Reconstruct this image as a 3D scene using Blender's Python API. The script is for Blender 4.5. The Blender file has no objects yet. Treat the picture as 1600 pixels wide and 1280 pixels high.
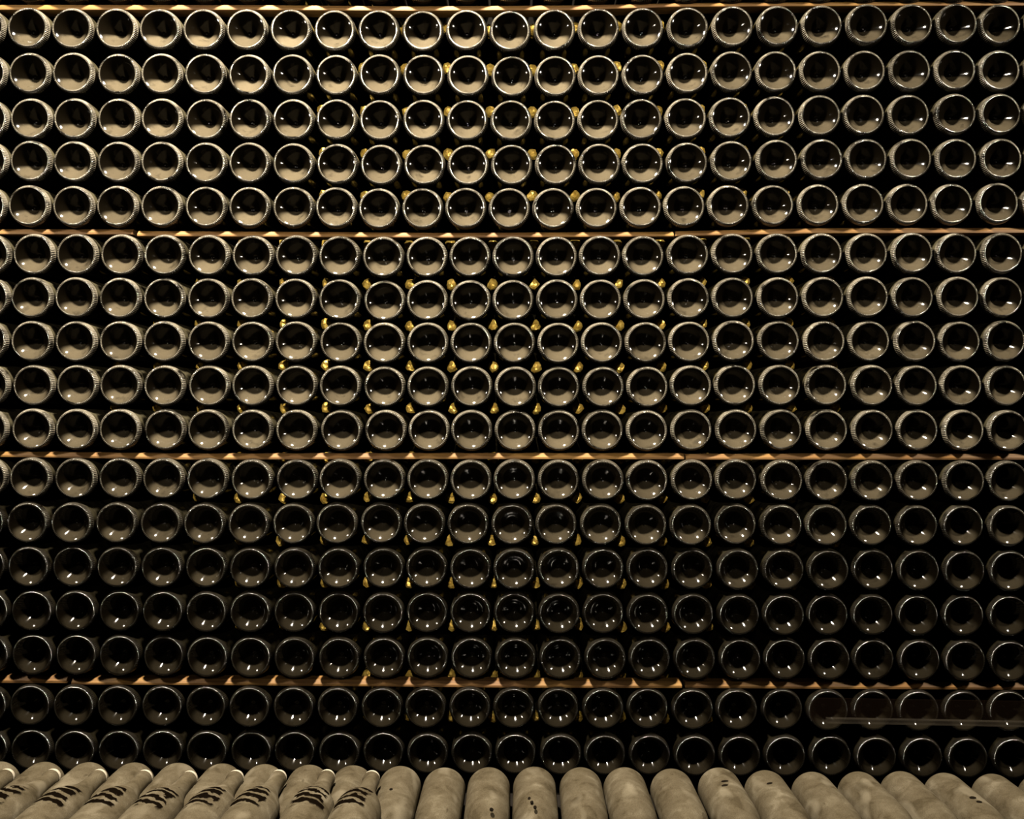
import bpy, bmesh, math, random
from mathutils import Vector, Matrix

random.seed(7)
sc = bpy.context.scene
C = sc.collection
PI = math.pi

# ------------------------------------------------------------------ camera
F = 1386.0                 # focal length in pixels of the 1600 px wide frame
D = 1.848                  # camera to the plane of the bottle bases (m)
ZC = 0.82                  # camera height above the floor
cam = bpy.data.cameras.new('camera')
cam.sensor_width = 36.0
cam.lens = 36.0 * F / 1600.0
cam.clip_start = 0.05
co = bpy.data.objects.new('camera', cam); C.objects.link(co)
co.location = (0, -D, ZC); co.rotation_euler = (PI/2, 0, 0)
sc.camera = co
sc.view_settings.view_transform = 'Standard'
sc.view_settings.look = 'None'
sc.view_settings.gamma = 1.0
sc.view_settings.use_curve_mapping = False
sc.view_settings.exposure = 0.29

# ------------------------------------------------------------------ light
w = bpy.data.worlds.new('world'); sc.world = w
w.use_nodes = True
w.node_tree.nodes['Background'].inputs[0].default_value = (0.9, 0.7, 0.45, 1)
w.node_tree.nodes['Background'].inputs[1].default_value = 0.0006

def lamp(name, loc, target, watt, size, angle, blend, col=(1.0, 0.88, 0.71)):
    l = bpy.data.lights.new(name, 'SPOT')
    l.energy = watt; l.color = col; l.shadow_soft_size = size
    l.spot_size = math.radians(angle); l.spot_blend = blend
    o = bpy.data.objects.new(name, l); C.objects.link(o)
    o.location = (loc[0], loc[1], loc[2] + ZC)
    d = Vector((target[0], target[1], target[2])) - Vector(loc)
    o.rotation_euler = d.to_track_quat('-Z', 'Y').to_euler()
    return o
# ceiling spots in a row close above the stack, and one lamp further back in the gallery
lamp('ceiling_spot', (-0.42, -0.58, 1.70), (-0.16, -0.05, -0.8), 1120, 0.085, 132, 1.0)
lamp('wall_spot', (-2.0, -0.52, 0.85), (-0.6, 0, 0.1), 120, 0.07, 90, 0.7)
lamp('wall_spot', (2.0, -0.52, 0.90), (0.6, 0, 0.1), 210, 0.07, 90, 0.7)
lamp('gallery_lamp', (-0.12, -2.9, 1.0), (-0.1, 0, 0.55), 270, 0.02, 48, 0.8)

# ------------------------------------------------------------------ helpers
def px(x, y, depth=0.0):
    """point on the vertical plane `depth` metres behind the plane of the bases"""
    k = (D + depth) / F
    return ((x - 800.0) * k, depth, (640.0 - y) * k + ZC)

def obj(name, me, parent=None, mat=None):
    o = bpy.data.objects.new(name, me); C.objects.link(o)
    if parent is not None: o.parent = parent
    if mat is not None and len(me.materials) == 0: me.materials.append(mat)
    return o

def tag(o, label=None, cat=None, group=None, kind=None):
    if label: o['label'] = label
    if cat: o['category'] = cat
    if group: o['group'] = group
    if kind: o['kind'] = kind
    return o

def mesh(name, verts, faces, smooth=True, mat=None):
    me = bpy.data.meshes.new(name)
    me.from_pydata(verts, [], faces); me.update()
    if smooth: me.polygons.foreach_set('use_smooth', [True] * len(me.polygons))
    if mat: me.materials.append(mat)
    return me

def lathe(prof, n, bump=None):
    """revolve (r, y) about the Y axis; bump(i, j) moves ring j segment i out along the profile normal"""
    V, Fc = [], []
    m = len(prof)
    nor = []
    for j in range(m):
        a = prof[max(j-1, 0)]; b = prof[min(j+1, m-1)]
        t = Vector((b[0]-a[0], b[1]-a[1])); t.normalize()
        nor.append((t.y, -t.x))
    for j, (r, y) in enumerate(prof):
        for i in range(n):
            h = bump(i, j) if bump else 0.0
            rr = max(r + nor[j][0]*h, 0.0); yy = y + nor[j][1]*h
            a = 2*PI*i/n
            V.append((rr*math.cos(a), yy, rr*math.sin(a)))
    for j in range(m-1):
        for i in range(n):
            k = (i+1) % n
            Fc.append((j*n+i, (j+1)*n+i, (j+1)*n+k, j*n+k))
    return V, Fc

# ------------------------------------------------------------------ materials
def nodes(name):
    m = bpy.data.materials.new(name); m.use_nodes = True
    nt = m.node_tree
    return m, nt, nt.nodes['Principled BSDF']

def N(nt, t, **kw):
    n = nt.nodes.new(t)
    for k, v in kw.items(): setattr(n, k, v)
    return n

def coords(nt, spread=37.0):
    """object coordinates, shifted per object so that copies do not repeat"""
    tc = N(nt, 'ShaderNodeTexCoord'); oi = N(nt, 'ShaderNodeObjectInfo')
    mul = N(nt, 'ShaderNodeMath', operation='MULTIPLY'); mul.inputs[1].default_value = spread
    nt.links.new(oi.outputs['Random'], mul.inputs[0])
    ad = N(nt, 'ShaderNodeVectorMath', operation='ADD')
    nt.links.new(tc.outputs['Object'], ad.inputs[0]); nt.links.new(mul.outputs[0], ad.inputs[1])
    return ad.outputs[0], oi.outputs['Random'], tc.outputs['Object']

def noise(nt, vec, scale, detail=3.0, rough=0.55):
    n = N(nt, 'ShaderNodeTexNoise'); n.inputs['Scale'].default_value = scale
    n.inputs['Detail'].default_value = detail; n.inputs['Roughness'].default_value = rough
    nt.links.new(vec, n.inputs['Vector'])
    return n.outputs['Fac']

def ramp(nt, fac, stops):
    r = N(nt, 'ShaderNodeValToRGB')
    els = r.color_ramp.elements
    while len(els) < len(stops): els.new(0.5)
    for e, (p, c) in zip(els, stops):
        e.position = p; e.color = c if len(c) == 4 else (*c, 1)
    nt.links.new(fac, r.inputs[0])
    return r.outputs[0]

def mix(nt, fac, a, b):
    m = N(nt, 'ShaderNodeMix', data_type='RGBA')
    for sock, v in ((m.inputs[0], fac), (m.inputs[6], a), (m.inputs[7], b)):
        if hasattr(v, 'is_linked'): nt.links.new(v, sock)
        elif isinstance(v, tuple): sock.default_value = (*v, 1)
        else: sock.default_value = v
    return m.outputs[2]

def math_(nt, op, a, b=None):
    m = N(nt, 'ShaderNodeMath', operation=op)
    for s, v in zip(m.inputs, (a, b)):
        if v is None: continue
        if hasattr(v, 'is_linked'): nt.links.new(v, s)
        else: s.default_value = v
    return m.outputs[0]

DUST = (0.046, 0.038, 0.0245)
GLASS = (0.0012, 0.0009, 0.0005)

def dusty_glass(name, lo, hi, dust=DUST, coat=1.0, coat_rough=0.06, grain=900.0, vary=0.25, rough=0.6, up=(0.02, 0.34), attr=True):
    m, nt, p = nodes(name)
    vec, rnd, _ = coords(nt)
    big = noise(nt, vec, 38.0, 3.0)
    cov = ramp(nt, big, [(lo, (0, 0, 0)), (hi, (1, 1, 1))])
    fine = noise(nt, vec, grain, 2.0)
    g = ramp(nt, fine, [(0.3, (0.72, 0.72, 0.72)), (0.7, (1, 1, 1))])
    f = math_(nt, 'MULTIPLY', cov, g)
    rv = math_(nt, 'SUBTRACT', 1.0, math_(nt, 'MULTIPLY', rnd, vary))
    f = math_(nt, 'MULTIPLY', f, rv)
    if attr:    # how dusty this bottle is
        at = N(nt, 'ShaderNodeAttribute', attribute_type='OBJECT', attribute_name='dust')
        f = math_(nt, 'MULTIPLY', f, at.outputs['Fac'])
    if up:      # dust only on upward-facing glass; also paints shade into the upper punts
        ge = N(nt, 'ShaderNodeNewGeometry'); sx = N(nt, 'ShaderNodeSeparateXYZ')
        nt.links.new(ge.outputs['Normal'], sx.inputs[0])
        mr = N(nt, 'ShaderNodeMapRange', interpolation_type='SMOOTHSTEP')
        nt.links.new(sx.outputs['Z'], mr.inputs[0])
        mr.inputs[1].default_value = up[0]; mr.inputs[2].default_value = up[1]
        f = math_(nt, 'MULTIPLY', f, mr.outputs[0])
    nt.links.new(mix(nt, f, GLASS, dust), p.inputs['Base Color'])
    p.inputs['Roughness'].default_value = rough
    p.inputs['Specular IOR Level'].default_value = 0.0
    p.inputs['Coat Weight'].default_value = coat
    p.inputs['Coat Roughness'].default_value = coat_rough
    return m

M_body = dusty_glass('bottle_glass_dusty', 0.30, 0.55, dust=(0.040, 0.035, 0.021), coat=0.2, coat_rough=0.12)
M_punt = dusty_glass('punt_glass_dusty', 0.10, 0.42, coat=0.32, coat_rough=0.08, vary=0.3, up=(0.20, 0.50))
M_ring_low = dusty_glass('ring_glass_clean', 0.30, 0.55, dust=(0.05, 0.045, 0.035), coat=1.0, coat_rough=0.13, vary=0.35, up=(-0.4, 0.5))
M_ring = dusty_glass('ring_glass_worn', 0.30, 0.55, dust=(0.105, 0.094, 0.073), coat=1.0, coat_rough=0.12, vary=0.35, up=(-0.9, 0.4))

M_edge = [dusty_glass('edge_body', 0.30, 0.55, dust=(0.040, 0.035, 0.021), coat=0.2, coat_rough=0.12, attr=False),
          dusty_glass('edge_ring', 0.30, 0.55, dust=(0.105, 0.094, 0.073), coat=1.0, coat_rough=0.12, up=(-0.9, 0.4), attr=False),
          dusty_glass('edge_punt', 0.10, 0.42, coat=0.32, coat_rough=0.08, up=(0.20, 0.50), attr=False)]

def gold():
    m, nt, p = nodes('gold_foil')
    vec, rnd, _ = coords(nt)
    n = noise(nt, vec, 120.0, 2.0)
    col = ramp(nt, n, [(0.3, (0.55, 0.33, 0.05)), (0.6, (0.85, 0.60, 0.13))])
    nt.links.new(col, p.inputs['Base Color'])
    p.inputs['Metallic'].default_value = 0.45
    p.inputs['Roughness'].default_value = 0.38
    return m
M_gold = gold()

def wood():
    m, nt, p = nodes('lath_wood')
    tc = N(nt, 'ShaderNodeTexCoord'); oi = N(nt, 'ShaderNodeObjectInfo')
    mp = N(nt, 'ShaderNodeMapping'); mp.inputs['Scale'].default_value = (3.0, 60.0, 160.0)
    nt.links.new(tc.outputs['Object'], mp.inputs[0])
    n = noise(nt, mp.outputs[0], 3.0, 4.0, 0.6)
    col = ramp(nt, n, [(0.25, (0.080, 0.034, 0.005)), (0.5, (0.140, 0.069, 0.008)), (0.75, (0.20, 0.112, 0.016))])
    k = noise(nt, tc.outputs['Object'], 2.3, 2.0)
    tint = ramp(nt, k, [(0.35, (0.55, 0.45, 0.4)), (0.65, (1, 1, 1))])
    mm = N(nt, 'ShaderNodeMix', data_type='RGBA', blend_type='MULTIPLY'); mm.inputs[0].default_value = 1.0
    nt.links.new(col, mm.inputs[6]); nt.links.new(tint, mm.inputs[7])
    nt.links.new(mm.outputs[2], p.inputs['Base Color'])
    p.inputs['Roughness'].default_value = 0.75
    return m
M_wood = wood()

def plain(name, col, rough=0.9, var=0.5, scale=9.0):
    m, nt, p = nodes(name)
    tc = N(nt, 'ShaderNodeTexCoord')
    n = noise(nt, tc.outputs['Object'], scale, 5.0)
    c = ramp(nt, n, [(0.3, tuple(x*(1-var) for x in col)), (0.7, col)])
    nt.links.new(c, p.inputs['Base Color'])
    p.inputs['Roughness'].default_value = rough
    p.inputs['Specular IOR Level'].default_value = 0.05
    return m
M_wall = plain('cellar_stone', (0.004, 0.0035, 0.003))
M_floor = plain('cellar_earth', (0.006, 0.005, 0.004), scale=14.0)

# thick pale cellar dust with hand-wiped stripes and rubbed spots
def thick_dust(name, wiped):
    m, nt, p = nodes(name)
    vec, rnd, oc = coords(nt)
    wv = N(nt, 'ShaderNodeTexNoise'); wv.inputs['Scale'].default_value = 14.0
    nt.links.new(vec, wv.inputs['Vector'])
    sc_ = N(nt, 'ShaderNodeVectorMath', operation='SCALE'); sc_.inputs['Scale'].default_value = 0.07
    nt.links.new(wv.outputs['Color'], sc_.inputs[0])
    wp = N(nt, 'ShaderNodeVectorMath', operation='ADD'); nt.links.new(vec, wp.inputs[0]); nt.links.new(sc_.outputs[0], wp.inputs[1])
    n1 = noise(nt, wp.outputs[0], 22.0, 5.0, 0.62)
    base = ramp(nt, n1, [(0.34, (0.028, 0.0225, 0.0135)), (0.44, (0.041, 0.0335, 0.021)), (0.52, (0.046, 0.038, 0.0245)), (0.60, (0.055, 0.0462, 0.0305)), (0.70, (0.074, 0.0635, 0.0445))])
    n2 = noise(nt, vec, 700.0, 2.0)
    gr = ramp(nt, n2, [(0.3, (0.7, 0.7, 0.7)), (0.7, (1.1, 1.1, 1.1))])
    mm = N(nt, 'ShaderNodeMix', data_type='RGBA', blend_type='MULTIPLY'); mm.inputs[0].default_value = 1.0
    nt.links.new(base, mm.inputs[6]); nt.links.new(gr, mm.inputs[7])
    col = mm.outputs[2]
    # run marks and rubbed spots
    mp = N(nt, 'ShaderNodeMapping'); mp.inputs['Scale'].default_value = (1.0, 0.45, 1.0)
    nt.links.new(vec, mp.inputs[0])
    n3 = noise(nt, mp.outputs[0], 42.0, 2.0, 0.5)
    spots = ramp(nt, n3, [(0.70, (0, 0, 0)), (0.74, (1, 1, 1))])
    col = mix(nt, math_(nt, 'MULTIPLY', spots, 0.55), col, (0.016, 0.012, 0.007))
    n4 = noise(nt, mp.outputs[0], 25.0, 1.0, 0.5)
    pale = ramp(nt, n4, [(0.60, (0, 0, 0)), (0.70, (1, 1, 1))])
    col = mix(nt, math_(nt, 'MULTIPLY', pale, 0.45), col, (0.095, 0.083, 0.06))
    if wiped:
        sep = N(nt, 'ShaderNodeSeparateXYZ'); nt.links.new(oc, sep.inputs[0])
        wob = noise(nt, vec, 45.0, 2.0)
        y = math_(nt, 'ADD', sep.outputs['Y'], math_(nt, 'MULTIPLY', math_(nt, 'SUBTRACT', wob, 0.5), 0.034))
        y = math_(nt, 'ADD', y, math_(nt, 'MULTIPLY', sep.outputs['X'], 0.25))
        s = math_(nt, 'SINE', math_(nt, 'MULTIPLY', y, 2*PI/0.022))
        stripe = ramp(nt, math_(nt, 'ADD', math_(nt, 'MULTIPLY', s, 0.5), 0.5), [(0.28, (0, 0, 0)), (0.42, (1, 1, 1))])
        ylo = ramp(nt, math_(nt, 'MULTIPLY', sep.outputs['Y'], 4.0), [(0.395, (0, 0, 0)), (0.43, (1, 1, 1))])
        yhi = ramp(nt, math_(nt, 'MULTIPLY', sep.outputs['Y'], 4.0), [(0.745, (1, 1, 1)), (0.775, (0, 0, 0))])
        wx = math_(nt, 'ABSOLUTE', math_(nt, 'SUBTRACT', sep.outputs['X'], -0.001))
        side = ramp(nt, math_(nt, 'ADD', math_(nt, 'MULTIPLY', wx, 20.0), math_(nt, 'MULTIPLY', wob, 0.35)), [(0.70, (1, 1, 1)), (0.76, (0, 0, 0))])
        f = math_(nt, 'MULTIPLY', math_(nt, 'MULTIPLY', stripe, ylo), math_(nt, 'MULTIPLY', yhi, side))
        col = mix(nt, f, col, (0.0015, 0.001, 0.0006))
    nt.links.new(col, p.inputs['Base Color'])
    p.inputs['Roughness'].default_value = 0.85
    p.inputs['Specular IOR Level'].default_value = 0.0
    b = N(nt, 'ShaderNodeBump'); b.inputs['Strength'].default_value = 0.25; b.inputs['Distance'].default_value = 0.001
    nt.links.new(n2, b.inputs['Height']); nt.links.new(b.outputs[0], p.inputs['Normal'])
    return m
M_dust = thick_dust('thick_bottle_dust', False)
M_dust_wiped = thick_dust('thick_bottle_dust_wiped', True)
M_capmetal = plain('crown_cap_dusty', (0.26, 0.235, 0.185), 0.5, 0.2, 200.0)

def clear_plastic():
    m, nt, p = nodes('clear_brownish_plastic')
    p.inputs['Base Color'].default_value = (0.012, 0.007, 0.004, 1)
    p.inputs['Specular IOR Level'].default_value = 0.08
    p.inputs['Roughness'].default_value = 0.25
    p.inputs['Alpha'].default_value = 0.10
    return m
def hazy_lip():
    m, nt, p = nodes('dusty_plastic_lip')
    tc = N(nt, 'ShaderNodeTexCoord')
    n = noise(nt, tc.outputs['Object'], 18.0, 3.0)
    c = ramp(nt, n, [(0.35, (0.006, 0.0045, 0.0025)), (0.7, (0.022, 0.017, 0.010))])
    nt.links.new(c, p.inputs['Base Color']); p.inputs['Roughness'].default_value = 0.5
    p.inputs['Alpha'].default_value = 0.28
    return m
M_clear = clear_plastic(); M_lip = hazy_lip()

# ------------------------------------------------------------------ setting
def box(name, x0, x1, y0, y1, z0, z1, mat, bevel=0.0):
    bm = bmesh.new()
    vs = [bm.verts.new((x, y, z)) for x in (x0, x1) for y in (y0, y1) for z in (z0, z1)]
    for f in ((0,1,3,2), (4,6,7,5), (0,4,5,1), (2,3,7,6), (0,2,6,4), (1,5,7,3)): bm.faces.new([vs[i] for i in f])
    bmesh.ops.recalc_face_normals(bm, faces=bm.faces)
    if bevel: bmesh.ops.bevel(bm, geom=bm.edges[:], offset=bevel, segments=2, affect='EDGES')
    me = bpy.data.meshes.new(name); bm.to_mesh(me); bm.free()
    me.materials.append(mat)
    return me
for side, x0, x1 in (('left', -1.55, -1.31), ('right', 1.33, 1.57)):     # added unseen blocks that keep side lamp light out of the stack
    tag(obj('wall_' + side, box('wall_' + side, x0, x1, 0.012, 0.5195, -0.03, 2.9, M_wall, 0.006)), kind='structure')
tag(obj('wall_back', box('wall_back', -2.6, 2.6, 0.52, 0.72, -0.06, 2.9, M_wall)), kind='structure')
# the floor falls a little to the right
def floor_z(x): return ZC - 0.806 - 0.0115 * x
fm = mesh('floor', [(x, y, floor_z(x) - t) for t in (0, 0.15) for y in (-4.2, 0.52) for x in (-2.6, 2.6)],
          [(0,1,3,2), (4,6,7,5), (0,4,5,1), (2,3,7,6), (0,2,6,4), (1,5,7,3)], False, M_floor)
tag(obj('floor', fm), kind='structure')

# ------------------------------------------------------------------ the wall of bottle bases
R = 0.0438
BODY = [(R-0.0004, 0.0109), (R, 0.016), (R, 0.05), (R, 0.10), (R, 0.150), (0.0425, 0.166), (0.0385, 0.185),
        (0.0318, 0.205), (0.0250, 0.223), (0.0198, 0.240), (0.0168, 0.258), (0.0150, 0.285), (0.0146, 0.296),
        (0.0172, 0.299), (0.0172, 0.306), (0.0145, 0.308), (0.0140, 0.315), (0.0, 0.315)]
RING = [(R-0.0004, 0.0110), (0.0430, 0.0066), (0.0419, 0.0032), (0.0406, 0.0009), (0.0392, 0.0), (0.0378, 0.0003), (0.0366, 0.0011)]
KN = [0, 0.8, 1, 1, 1, 0.8, 0]
PUNT = [(0.0367, 0.0010), (0.0355, 0.0017), (0.0340, 0.0027), (0.0318, 0.0044), (0.0290, 0.0069), (0.0255, 0.0106),
        (0.0210, 0.0157), (0.0160, 0.0216), (0.0118, 0.0268), (0.0084, 0.0308), (0.0052, 0.0336), (0.0026, 0.0347), (0.0012, 0.0342), (0.0, 0.0340)]

def knurl(n_per, h):
    pat = {2: (0.0, 1.0), 4: (0.0, 0.6, 1.0, 0.6)}[n_per]
    return lambda i, j: KN[j] * h * pat[i % n_per]

me_body = mesh('bottle_body', *lathe(BODY, 56), True, M_body)
me_ring = mesh('knurled_ring', *lathe(RING, 70*4, knurl(4, 0.0015)), True, M_ring)
me_punt = mesh('punt', *lathe(PUNT, 56), True, M_punt)

CC = [0, 6, 8, 11, 14, 16, 19, 22]
ROWX = [
 [43.2, 453, 591, 797.4, 1005, 1145.7, 1355, 1565], [45, 456, 593, 800, 1004.5, 1144.4, 1353, 1563],
 [46.2, 457, 593, 798.8, 1003, 1141.8, 1352, 1563], [46, 457.6, 594.6, 800, 1005, 1143.8, 1356, 1566],
 [44.2, 457.3, 591.6, 795.8, 1001.3, 1139, 1350, 1560],
 [51, 462, 598, 801.7, 1006, 1145.7, 1356, 1567], [49, 461, 599.6, 802, 1007.6, 1146, 1356.5, 1568],
 [48, 462, 600, 804.5, 1009, 1147, 1360, 1571], [50, 462, 600, 805, 1011.7, 1149, 1363, 1574],
 [48.5, 462, 602, 804.7, 1011, 1151.6, 1365, 1576],
 [46.4, 462, 600, 804, 1011.7, 1151.6, 1364.8, 1578], [42, 457, 595, 800, 1010, 1150.6, 1363.7, 1577],
 [43.5, 459, 598, 803.4, 1012.6, 1153.6, 1366, 1579], [48.4, 459, 598, 804, 1013, 1154.8, 1365, 1578],
 [49, 460, 599, 806, 1016, 1157, 1367, 1579],
 [45.5, 458, 596, 803, 1013, 1152.5, 1365, 1578], [47, 460, 599, 806, 1016, 1157, 1370, 1584]]
ROWY = [
 [42.5, 44.7, 46, 47, 42, 39.3, 37.6, 36], [113.4, 115, 116, 118, 116, 110.5, 109.3, 109],
 [184, 185.3, 186.4, 187.6, 185.6, 182, 178, 177.5], [251, 254.5, 256.5, 257, 254.5, 250.8, 247.5, 247],
 [321, 322.8, 324.4, 325.2, 323.3, 320.6, 318, 317.3],
 [397, 399, 401, 400.4, 399.3, 396, 395.4, 395], [464.6, 466.5, 469, 468.3, 467.6, 465, 464, 464],
 [533, 534, 536, 536, 535.3, 533, 533, 533.4], [601.8, 602.8, 604, 604.5, 604.5, 602, 602.4, 602.5],
 [670.3, 672.6, 672.8, 672.8, 672.6, 672, 672, 673],
 [747, 750, 750, 750.6, 751, 750.6, 752, 752.5], [817, 819, 818.5, 820.3, 821, 820.5, 821.6, 822.6],
 [886, 888.5, 889, 889.8, 890, 890.7, 891.8, 893], [955, 958, 958.7, 959.3, 960.7, 961.5, 962.5, 963.5],
 [1024, 1028.5, 1029, 1030, 1030.7, 1031, 1032, 1033.8],
 [1103, 1106, 1107, 1108, 1109, 1110, 1111.5, 1113], [1173, 1176, 1177, 1180, 1181, 1182, 1184, 1186]]

def interp(tab, c):
    if c <= CC[0]: s = (tab[1]-tab[0])/(CC[1]-CC[0]); return tab[0] + s*(c-CC[0])
    for i in range(len(CC)-1):
        if c <= CC[i+1]:
            t = (c-CC[i])/(CC[i+1]-CC[i]); return tab[i]*(1-t) + tab[i+1]*t
    s = (tab[-1]-tab[-2])/(CC[-1]-CC[-2]); return tab[-1] + s*(c-CC[-1])

rj = random.Random(3)
POS = {}
for r in range(17):
    for c in range(-2, 25):
        x = interp(ROWX[r], c) + rj.uniform(-0.5, 0.5)
        y = interp(ROWY[r], c) + rj.uniform(-0.4, 0.4)
        p = px(x, y)
        POS[r, c] = (p[0], rj.uniform(-0.003, 0.003), p[2])
for c in range(-2, 25):     # the row over the topmost lath, just above the frame
    p = px(interp(ROWX[0], c), -33.0); POS[-1, c] = (p[0], 0.0, p[2])

ORD = ['', 'first', 'second', 'third', 'fourth', 'fifth', 'sixth', 'seventh', 'eighth', 'ninth', 'tenth', 'eleventh',
       'twelfth', 'thirteenth', 'fourteenth', 'fifteenth', 'sixteenth', 'seventeenth', 'eighteenth', 'nineteenth',
       'twentieth', 'twenty-first', 'twenty-second', 'twenty-third']
LATH = ['top lath', 'second lath', 'third lath', 'lowest lath']
ROWW = ['first', 'second', 'third', 'fourth', 'bottom']
def row_words(r):
    if r < 15: return '%s row under the %s' % (ROWW[r % 5], LATH[r // 5])
    return '%s row under the lowest lath' % ROWW[r - 15]
def col_words(c):
    if c < 12: return ('leftmost whole one' if c == 0 else '%s from left' % ORD[c+1])
    k = 23 - c
    return ('rightmost' if k == 1 else '%s from right' % ORD[k])

# dust factor per row, dropping through the lower tiers
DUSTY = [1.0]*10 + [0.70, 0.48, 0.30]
for r in range(13):
    for c in range(23):
        b = obj('wine_bottle', me_body)
        b.location = POS[r, c]
        b.rotation_euler = (math.radians(rj.uniform(-0.3, 0.3)), rj.uniform(0, 2*PI), math.radians(rj.uniform(-0.3, 0.3)))
        tag(b, 'dark glass bottle lying base outward, %s in %s' % (col_words(c), row_words(r)), 'bottle', 'bottles stacked base outward')
        kr = obj('knurled_ring', me_ring, b); pu = obj('punt', me_punt, b)
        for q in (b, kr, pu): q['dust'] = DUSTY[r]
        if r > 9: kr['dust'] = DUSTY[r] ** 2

# the lowest rows and the bottles cut by the edges of the stack, beyond the first 299
def build_rest():
    V, Fc, mi = [], [], []
    parts = [(lathe(BODY, 36), 0), (lathe(RING, 70*4, knurl(4, 0.0015)), 1), (lathe(PUNT, 40), 2)]
    cells = [(r, c) for r in range(13) for c in (-2, -1, 23, 24)] + [(r, c) for r in range(13, 17) for c in range(-2, 25)] \
          + [(-1, c) for c in range(-2, 25)]
    for rc in cells:
        X, Y, Z = POS[rc]
        a0 = rj.uniform(0, 2*PI); ca, sa = math.cos(a0), math.sin(a0)
        for (v, f), k in parts:
            o = len(V)
            V.extend((X + q[0]*ca - q[2]*sa, Y + q[1], Z + q[0]*sa + q[2]*ca) for q in v)
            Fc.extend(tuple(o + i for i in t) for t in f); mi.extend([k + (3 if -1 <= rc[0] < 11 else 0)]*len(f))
    me = mesh('stacked_bottles', V, Fc, True, M_body)
    me.materials.append(M_ring_low); me.materials.append(M_punt)
    for m in M_edge: me.materials.append(m)
    me.polygons.foreach_set('material_index', mi)
    return obj('stacked_bottles', me)
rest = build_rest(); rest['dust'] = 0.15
tag(rest, 'remaining dark bottles of the stack, lowest rows and cut off by the edges', 'bottles', kind='stuff')

# ------------------------------------------------------------------ laths
# the laths lie a little behind the bases
def lath(pts, label, E):
    """pts: (x, y top, y bottom) in the photograph, at the lath's own depth"""
    V, Fc = [], []
    dep = 0.034
    n = len(pts)
    for (x, yt, yb) in pts:
        a = px(x, yt, E); b = px(x, yb, E)
        zm = a[2]*0.4 + b[2]*0.6          # upper front edge sloped to catch more of the overhead light
        V += [(a[0], E, zm), (a[0], E+0.007, a[2]), (a[0], E+dep, a[2]), (a[0], E+dep, b[2]), (a[0], E, b[2])]
    for i in range(n-1):
        for k in range(5):
            Fc.append((i*5+k, i*5+(k+1) % 5, (i+1)*5+(k+1) % 5, (i+1)*5+k))
    Fc.append((0, 4, 3, 2, 1)); q = (n-1)*5; Fc.append((q, q+1, q+2, q+3, q+4))
    x0 = sum(v[0] for v in V)/len(V); z0 = sum(v[2] for v in V)/len(V)
    me = mesh('lath', [(v[0]-x0, v[1]-E, v[2]-z0) for v in V], Fc, False, M_wood)
    bm = bmesh.new(); bm.from_mesh(me); bmesh.ops.recalc_face_normals(bm, faces=bm.faces)
    bmesh.ops.bevel(bm, geom=[e for e in bm.edges if e.calc_face_angle(0) > 0.7], offset=0.0008, segments=1, affect='EDGES')
    bm.to_mesh(me); bm.free()
    o = obj('lath', me); o.location = (x0, E, z0)
    return tag(o, label, 'lath', 'wooden laths between the tiers')
lath([(-150, 5, 15), (400, 5.5, 15.5), (640, 7.5, 17), (900, 6, 15.5), (1060, 2.5, 10.5), (1300, 0.5, 9), (1750, -1, 8)],
     'long orange-brown wooden lath along the very top of the photo', 0.018)
lath([(-150, 357, 366), (207, 357.5, 366.5)], 'short end of wooden lath at left under the fifth bottle row', 0.016)
lath([(214, 360, 369), (420, 361, 370), (700, 363, 371.5), (1053, 361, 369.5)], 'long middle wooden lath under the fifth bottle row', 0.016)
lath([(1055.5, 360.5, 369), (1280, 355.5, 364.5), (1750, 354.5, 364)], 'right wooden lath under the fifth bottle row', 0.016)
lath([(-150, 705.5, 713), (60, 706.5, 715), (300, 709.5, 718.5), (700, 708.5, 717.5), (1069, 709, 718)],
     'long wooden lath under the tenth bottle row, reaching from left', 0.013)
lath([(1071.5, 710, 718.5), (1300, 709.5, 718.5), (1750, 709.5, 719)], 'right wooden lath under the tenth bottle row', 0.013)
lath([(-150, 1056, 1067), (104, 1058, 1068)], 'short end of wooden lath at left above the dusty bottles', 0.0105)
lath([(111, 1061.5, 1070), (400, 1062.5, 1071.5), (800, 1066, 1075), (1066, 1066.5, 1075.5)], 'long middle wooden lath of the lowest line', 0.0105)
lath([(1071, 1067, 1075.5), (1300, 1067.5, 1077), (1750, 1069, 1079)], 'right wooden lath of the lowest line above clear strip', 0.0105)

# ------------------------------------------------------------------ gold-capped bottles whose necks point forward
CAPB = [(0.0118, 0.012), (0.0128, 0.03), (0.0138, 0.05), (0.0150, 0.070), (0.0185, 0.088), (0.0250, 0.108), (0.0330, 0.130),
        (0.0395, 0.150), (0.0430, 0.170), (0.0430, 0.30), (0.0400, 0.308), (0.0, 0.300)]
me_neck = mesh('capped_bottle_body', *lathe(CAPB, 32), True, M_body)
def foil(seed):
    q = random.Random(seed)
    n = 9
    prof = [(0.0, -0.0022), (0.0062, -0.0016), (0.0106, 0.0014), (0.0124, 0.007), (0.0118, 0.016), (0.0126, 0.021)]
    V, Fc = lathe(prof, n)
    V = [(v[0]*(1+q.uniform(-.14, .14)), v[1]+q.uniform(-.0018, .0018), v[2]*(1+q.uniform(-.14, .14))) for v in V]
    c = Vector((q.uniform(-.002, .002), -0.001 + q.uniform(-.0015, .0015), q.uniform(-.002, .002)))
    for i in range(n): V[i] = tuple(c)
    me = mesh('gold_cap', V, Fc, False, M_gold)
    bm = bmesh.new(); bm.from_mesh(me); bmesh.ops.remove_doubles(bm, verts=bm.verts, dist=1e-6)
    bmesh.ops.recalc_face_normals(bm, faces=bm.faces); bm.to_mesh(me); bm.free()
    return me
foils = [foil(s) for s in range(7)]
RANGE = {0: (6, 17), 1: (1, 18), 2: (3, 18), 3: (7, 15)}
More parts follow.
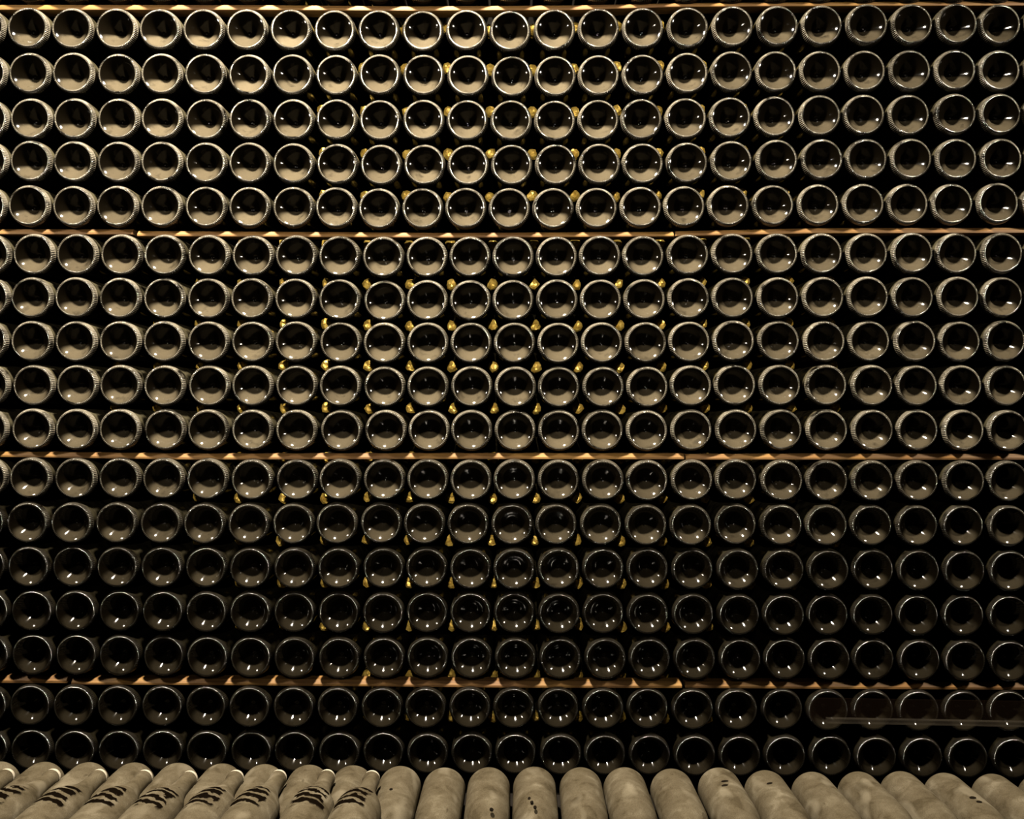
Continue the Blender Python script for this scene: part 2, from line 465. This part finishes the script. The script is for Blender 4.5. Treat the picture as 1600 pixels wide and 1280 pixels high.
for r in range(17):
    lo, hi = RANGE[min(r // 5, 3)]
    for g in range(lo, hi+1):
        a, b2 = POS[r, g], POS[r, g+1]
        if r % 5 == 0:
            z = (a[2] + b2[2])/2 + 0.041
            x = (a[0] + b2[0])/2
        else:
            u, v = POS[r-1, g], POS[r-1, g+1]
            x = (a[0] + b2[0] + u[0] + v[0])/4; z = (a[2] + b2[2] + u[2] + v[2])/4
        t = obj('capped_bottle', me_neck); t['dust'] = 0.6
        t.location = (x + rj.uniform(-.0012, .0012), 0.086 + rj.uniform(-.006, .006), z + rj.uniform(-.0012, .0012))
        tag(t, 'gold-capped bottle neck in %s gap from left, above the %s' % (ORD[g+1], row_words(r).replace('row under the', 'row under')),
            'bottle', 'gold-capped bottles behind the bases')
        cp = obj('gold_cap', foils[rj.randrange(7)], t)
        cp.rotation_euler = (0, rj.uniform(0, 2*PI), 0)

# ------------------------------------------------------------------ dusty bottles in front
RF = 0.0432
def fg_profile(cap_flange):
    s = RF
    return [(0.0, 0.018), (0.020, 0.014), (0.031, 0.004), (0.036, 0.0002), (0.0385, 0.0006), (0.0412, 0.0035), (s-0.0004, 0.009), (s, 0.015), (s, 0.06),
            (s, 0.11), (s, 0.148), (0.0418, 0.163), (0.0380, 0.181), (0.0322, 0.198), (0.0258, 0.216), (0.0205, 0.232),
            (0.0172, 0.248), (0.0155, 0.268), (0.0146, 0.290), (0.0144, 0.296), (0.0165, 0.298), (0.0165, 0.304), (0.0142, 0.306), (0.0138, 0.311), (0.0, 0.311)]
me_low = mesh('dusty_bottle_body', *lathe(fg_profile(False), 56), True, M_dust)
me_up = mesh('dusty_bottle_body_wiped', *lathe(fg_profile(True), 56), True, M_dust_wiped)
CROWN = [(0.0, 0.3168), (0.010, 0.3165), (0.0140, 0.3150), (0.0152, 0.3120), (0.0158, 0.3085), (0.0162, 0.3065), (0.0150, 0.3065)]
me_crown = mesh('crown_cap', *lathe(CROWN, 42, lambda i, j: (0.0007 if (i % 2 and j in (4, 5)) else 0.0)), True, M_capmetal)

LOWX = [-71, 3, 72, 141, 212, 280, 349, 415, 484, 552, 626, 695, 764, 835, 907, 975, 1048, 1122, 1194, 1267, 1339, 1405, 1473, 1547, 1619, 1690]
LOWY = [1187, 1187, 1187.5, 1188, 1188.5, 1189, 1190, 1191, 1192, 1193, 1194, 1196.5, 1196, 1195, 1196, 1196, 1198, 1196.5, 1200.5, 1203, 1202.5, 1202, 1204.5, 1206, 1207, 1208]
D1 = 1.79
LOW = []
rf = random.Random(11)
for i, (x, y) in enumerate(zip(LOWX, LOWY)):
    if not 0 < i < 25: LOW.append(None); continue      # outside the frame
    X = (x-800)*D1/F; Z = ZC - (y-640)*D1/F - RF - 0.0006
    o = obj('dusty_bottle', me_low); LOW.append(o)
    o.location = (X, -(D-D1), Z)
    yaw = math.radians(180 + rf.uniform(-1.0, 1.0))
    o.rotation_euler = (0, 0, yaw)
    if i <= 9:
        lab = 'pale dusty bottle under the wiped bottles in front, %s from left' % ORD[i]
    else:
        lab = 'pale dusty bottle lying alone in front at right, %s from wiped bottles' % ORD[i-9]
    tag(o, lab, 'bottle', 'dusty bottles lying in front, base to the stack')
    # rotate the dust pattern about the bottle's own axis
    o.rotation_mode = 'XYZ'
    o.rotation_euler = (0, rf.uniform(-0.5, 0.5), yaw)

M_rub = plain('rubbed_glass', (0.004, 0.003, 0.002), 0.4)
CAMP = Vector((0, -D, ZC))
def rubbed_mark(o, x, y, hw, hl):
    """a bare patch rubbed through the dust where the ray through pixel (x, y) meets the bottle"""
    d = Vector(((x-800)/F, 1.0, (640-y)/F))
    c = o.location
    px_, pz_ = CAMP.x - c.x, CAMP.z - c.z
    A = d.x*d.x + d.z*d.z; B = 2*(px_*d.x + pz_*d.z); K = px_*px_ + pz_*pz_ - RF*RF
    disc = B*B - 4*A*K
    if disc < 0: return
    t = (-B - math.sqrt(disc))/(2*A)
    q = CAMP + d*t
    ang = math.atan2(q.z - c.z, q.x - c.x)
    V, Fc = [], []
    for k in (0, 1):
        rr = RF + (0.0011 if k else -0.0008)
        for j in range(12):
            u = 2*PI*j/12
            aa = ang + hw/RF*math.cos(u); yy = q.y + hl*math.sin(u)
            V.append((c.x + rr*math.cos(aa), yy, c.z + rr*math.sin(aa)))
    Fc = [tuple(range(12, 24)), tuple(range(11, -1, -1))] + [(j, (j+1) % 12, 12+(j+1) % 12, 12+j) for j in range(12)]
    bpy.context.view_layer.update()
    inv = o.matrix_world.inverted()
    me = mesh('rubbed_mark', [tuple(inv @ Vector(v)) for v in V], Fc, False, M_rub)
    m = obj('rubbed_mark', me, o); m['label'] = 'small dark mark rubbed in the dust'
for i, x, y, hw, hl in ((17, 1132.5, 1221, .0068, .0032), (17, 1132.5, 1227.5, .0062, .0034), (18, 1202.5, 1224.5, .0056, .0030),
                        (10, 611, 1234, .0032, .0042), (12, 768, 1265.5, .0036, .0060), (22, 1520, 1247, .0060, .0050), (22, 1530, 1253.5, .0050, .0040),
                        (13, 827, 1248, .0028, .005), (13, 831, 1254, .003, .005), (13, 836, 1262, .003, .006), (19, 1210, 1259, .0035, .006)):
    rubbed_mark(LOW[i], x, y, hw, hl)

D2 = 1.712
UPX = [-59, 13, 85, 157, 228, 298, 370, 437, 512, 582]
UPY = [1198, 1198.3, 1198.5, 1199, 1200, 1201.5, 1200.5, 1200, 1199.5, 1201]
for i, (x, y) in enumerate(zip(UPX, UPY)):
    if i == 0: continue      # outside the frame
    X = (x-800)*D2/F; Z = ZC - (y-640)*D2/F - 0.0165
    o = obj('wiped_bottle', me_up)
    yaw = math.radians(rf.uniform(-1.0, 1.0))
    o.rotation_euler = (0, rf.uniform(-0.25, 0.25), yaw)
    o.location = (X + 0.3168*math.sin(yaw), -(D-D2) - 0.3168, Z)
    lab = 'dusty bottle on top cut by left edge, only its neck end showing' if i == 1 else \
          'dusty bottle with finger-wiped dark stripes and neck to stack, %s whole from left' % ORD[i-1]
    tag(o, lab, 'bottle', 'wiped dusty bottles on top')
    obj('crown_cap', me_crown, o)

# ------------------------------------------------------------------ clear strip across the right-hand bottles
def strip():
    yd = -0.028
    root = None
    def quadpts(x, yt, yb): a = px(x, yt, yd); b = px(x, yb, yd); return a, b
    t = 0.003
    # rounded left end, running out of the frame to the right
    out = []
    for k in range(7):
        a = PI/2 + PI*k/6
        out.append((1272 + 10*math.cos(a), 1109 - 18*math.sin(a)))
    out += [(1450, 1130.5), (1600, 1133.5), (1760, 1136)]
    out += [(1760, 1099), (1600, 1096), (1450, 1094)]
    V = []
    for (x, y) in out:
        p = px(x, y, yd); V.append((p[0], 0.0, p[2]))
    n = len(V)
    x0, z0 = V[0][0], V[0][2]
    V = [(v[0]-x0, 0, v[2]-z0) for v in V] + [(v[0]-x0, t, v[2]-z0) for v in V]
    Fc = [tuple(range(n)), tuple(range(2*n-1, n-1, -1))] + [(i, i+n, (i+1) % n + n, (i+1) % n) for i in range(n)]
    me = mesh('clear_strip', V, Fc, False, M_clear)
    o = obj('clear_strip', me); o.location = (x0, yd, z0)
    # folded lip along the lower edge
    L = []
    for (x, y) in ((1290, 1127.5), (1450, 1130.3), (1600, 1133.2), (1760, 1136)):
        p = px(x, y, yd); L.append((p[0]-x0, p[2]-z0))
    V = []
    for (x, z) in L: V += [(x, -0.012, z), (x, -0.012, z+0.009), (x, -0.0005, z+0.009), (x, -0.0005, z)]
    Fc = []
    for i in range(len(L)-1):
        for k in range(4): Fc.append((i*4+k, i*4+(k+1) % 4, (i+1)*4+(k+1) % 4, (i+1)*4+k))
    Fc += [(0, 1, 2, 3), tuple((len(L)-1)*4 + k for k in (3, 2, 1, 0))]
    obj('lip', mesh('lip', V, Fc, False, M_lip), o)
    return tag(o, 'clear brownish plastic strip across the bottles at lower right', 'strip')
strip()
